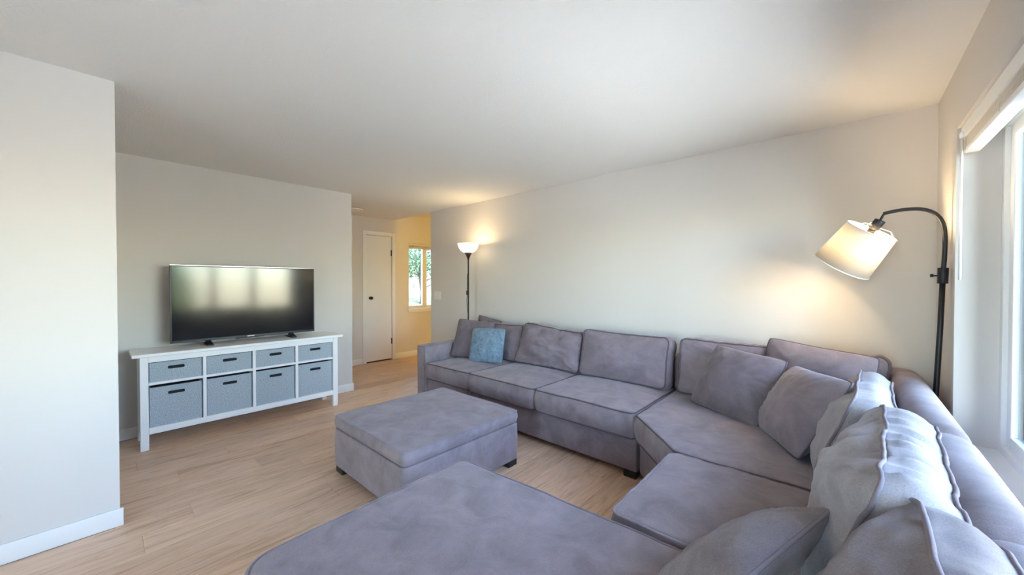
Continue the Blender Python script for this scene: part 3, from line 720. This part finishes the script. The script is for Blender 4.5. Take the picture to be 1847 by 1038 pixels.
MB().tube([SM @ Vector((R0*math.cos(t*math.pi/24), R0*math.sin(t*math.pi/24), 0)) for t in range(48)], .003, 6, True).build('rim', M['shell'], sh, True)
MB().tube([SM @ Vector((R1*math.cos(t*math.pi/24), R1*math.sin(t*math.pi/24), HS)) for t in range(48)], .003, 6, True).build('rim', M['shell'], sh, True)
sp = MB()
for k in range(3):
    a = 2*math.pi*k/3+.35; c, s_ = math.cos(a), math.sin(a)
    sp.tube([SM @ Vector((.024*c, .024*s_, -.028)), SM @ Vector((.075*c, .075*s_, -.032)), SM @ Vector((.105*c, .105*s_, -.010)), SM @ Vector((R0*c*.99, R0*s_*.99, .004))], .0024, 6)
sp.build('spider', M['shell'], al, True)
MB().lathe([(0, .03), (.013, .032), (.015, .045), (.030, .075), (.031, .092), (.020, .115), (0, .123)], 22, SM).build('bulb', M['bulb'], al, True)
bw = top+ax*.095
lamp_light('arc_bulb_light', tuple(bw), 9, (1, .74, .42), .05)
# hall ceiling light (hidden round the corner)
lamp_light('hall_light', (-3.30, 3.675, 2.2), 14, (1, .62, .0), .09)

# ------------------------------------------------------------------ outdoors
struct('ground_patio', MB().box(.62, 14, -14, 14, -.30, -.15), M['patio'], label='pale sunlit ground outside the right window')
struct('ground_rear', MB().box(-14, .62, -14, YR-.2, -.30, -.15), M['patio'], label='pale ground behind the house')
yard = MB()
nx, ny = 18, 22; V = []; F = []
for i in range(nx+1):
    for j in range(ny+1):
        x = -6.15-i*5.0/nx; y = 1.5+j*9.0/ny; t = min(1, max(0, (-6.6-x)/2.3)); z = -.1+1.12*t*t*(3-2*t)+.05*noise.noise(Vector((x*1.3, y*1.3, 0)))
        V.append((x, y, z))
for i in range(nx):
    for j in range(ny): a = i*(ny+1)+j; F.append((a, a+1, a+ny+2, a+ny+1))
yd = MB().add(V, F).build('yard', M['grass'], None, True); tag(yd, 'sunlit sloping yard outside the hall window', None, None, 'structure')
fe = empty('garden_fence', (-9.2, 6.2, .85)); tag(fe, 'weathered board fence in the yard beyond the hall window', 'fence')
for i in range(24):
    y = -1.7+i*.15; h = 1.55+.015*math.sin(i*5.1)
    MB().box(-.012+.005*math.sin(i*3.3), .010+.005*math.sin(i*3.3), y, y+.138, 0, h, .003, 1).build('board', M['fence'], fe)
MB().box(-.06, -.02, -1.75, 1.95, .35, .44).build('rail', M['fence'], fe); MB().box(-.06, -.02, -1.75, 1.95, 1.2, 1.29).build('rail', M['fence'], fe)
tr = empty('tree', (-8.3, 5.62, .6)); tag(tr, 'leafy green tree in front of the fence outside the hall window', 'tree')
MB().tube([(0, 0, -.1), (.03, .02, .5), (-.02, -.03, 1.0), (.05, .05, 1.6), (0, 0, 2.4)], [.055, .05, .042, .035, .02], 10).build('trunk', M['bark'], tr, True)
rt = random.Random(9)
br = MB()
for k in range(9):
    a = rt.uniform(0, 6.28); z = rt.uniform(.45, 1.5); l = rt.uniform(.35, .8)
    br.tube([(0, 0, z), (math.cos(a)*l*.5, math.sin(a)*l*.5, z+.12), (math.cos(a)*l, math.sin(a)*l, z+.22+rt.uniform(0, .3))], [.018, .012, .004], 6)
br.build('branch', M['bark'], tr, True)
V = []; F = []
for k in range(7500):
    while True:
        q = Vector((rt.uniform(-1, 1), rt.uniform(-1, 1), rt.uniform(-1, 1)))
        if q.length < 1: break
    c = Vector((q.x*.75, q.y*1.25, 1.62+q.z*.78))
    if noise.noise(c*2.2) < -.12: continue
    n_ = Vector((rt.gauss(0, 1), rt.gauss(0, 1), rt.gauss(0, 1)+.6)).normalized(); t_ = n_.orthogonal().normalized(); b_ = n_.cross(t_)
    l = rt.uniform(.022, .042); w_ = l*.5; k0 = len(V)
    V += [c-t_*l, c+b_*w_+n_*.006, c+t_*l, c-b_*w_+n_*.006]; F += [(k0, k0+1, k0+2), (k0, k0+2, k0+3)]
fo = MB().add(V, F).build('foliage', M['leaf'], tr); fo['kind'] = 'stuff'

# sunlit shrub outside the big window (seen mirrored in the television)
sb = empty('shrub', (3.5, 1.15, -.15)); tag(sb, 'sunlit green shrub outside the large right window, mirrored in the television', 'shrub')
MB().tube([(0, 0, 0), (.02, .02, .6), (-.03, .01, 1.5)], [.03, .025, .015], 8).build('stem', M['bark'], sb, True)
V = []; F = []
for k in range(3000):
    while True:
        q = Vector((rt.uniform(-1, 1), rt.uniform(-1, 1), rt.uniform(-1, 1)))
        if .35 < q.length < 1: break
    c = Vector((q.x*.42, q.y*.42, 1.15+q.z*1.05))
    n_ = Vector((rt.gauss(0, 1), rt.gauss(0, 1), rt.gauss(0, 1)+.6)).normalized(); t_ = n_.orthogonal().normalized(); b_ = n_.cross(t_)
    l = rt.uniform(.035, .06); w_ = l*.5; k0 = len(V)
    V += [c-t_*l, c+b_*w_+n_*.006, c+t_*l, c-b_*w_+n_*.006]; F += [(k0, k0+1, k0+2), (k0, k0+2, k0+3)]
fo = MB().add(V, F).build('foliage', simple('bright_leaf', (.16, .30, .035), .5, 0, None, 0, 0, .3), sb); fo['kind'] = 'stuff'
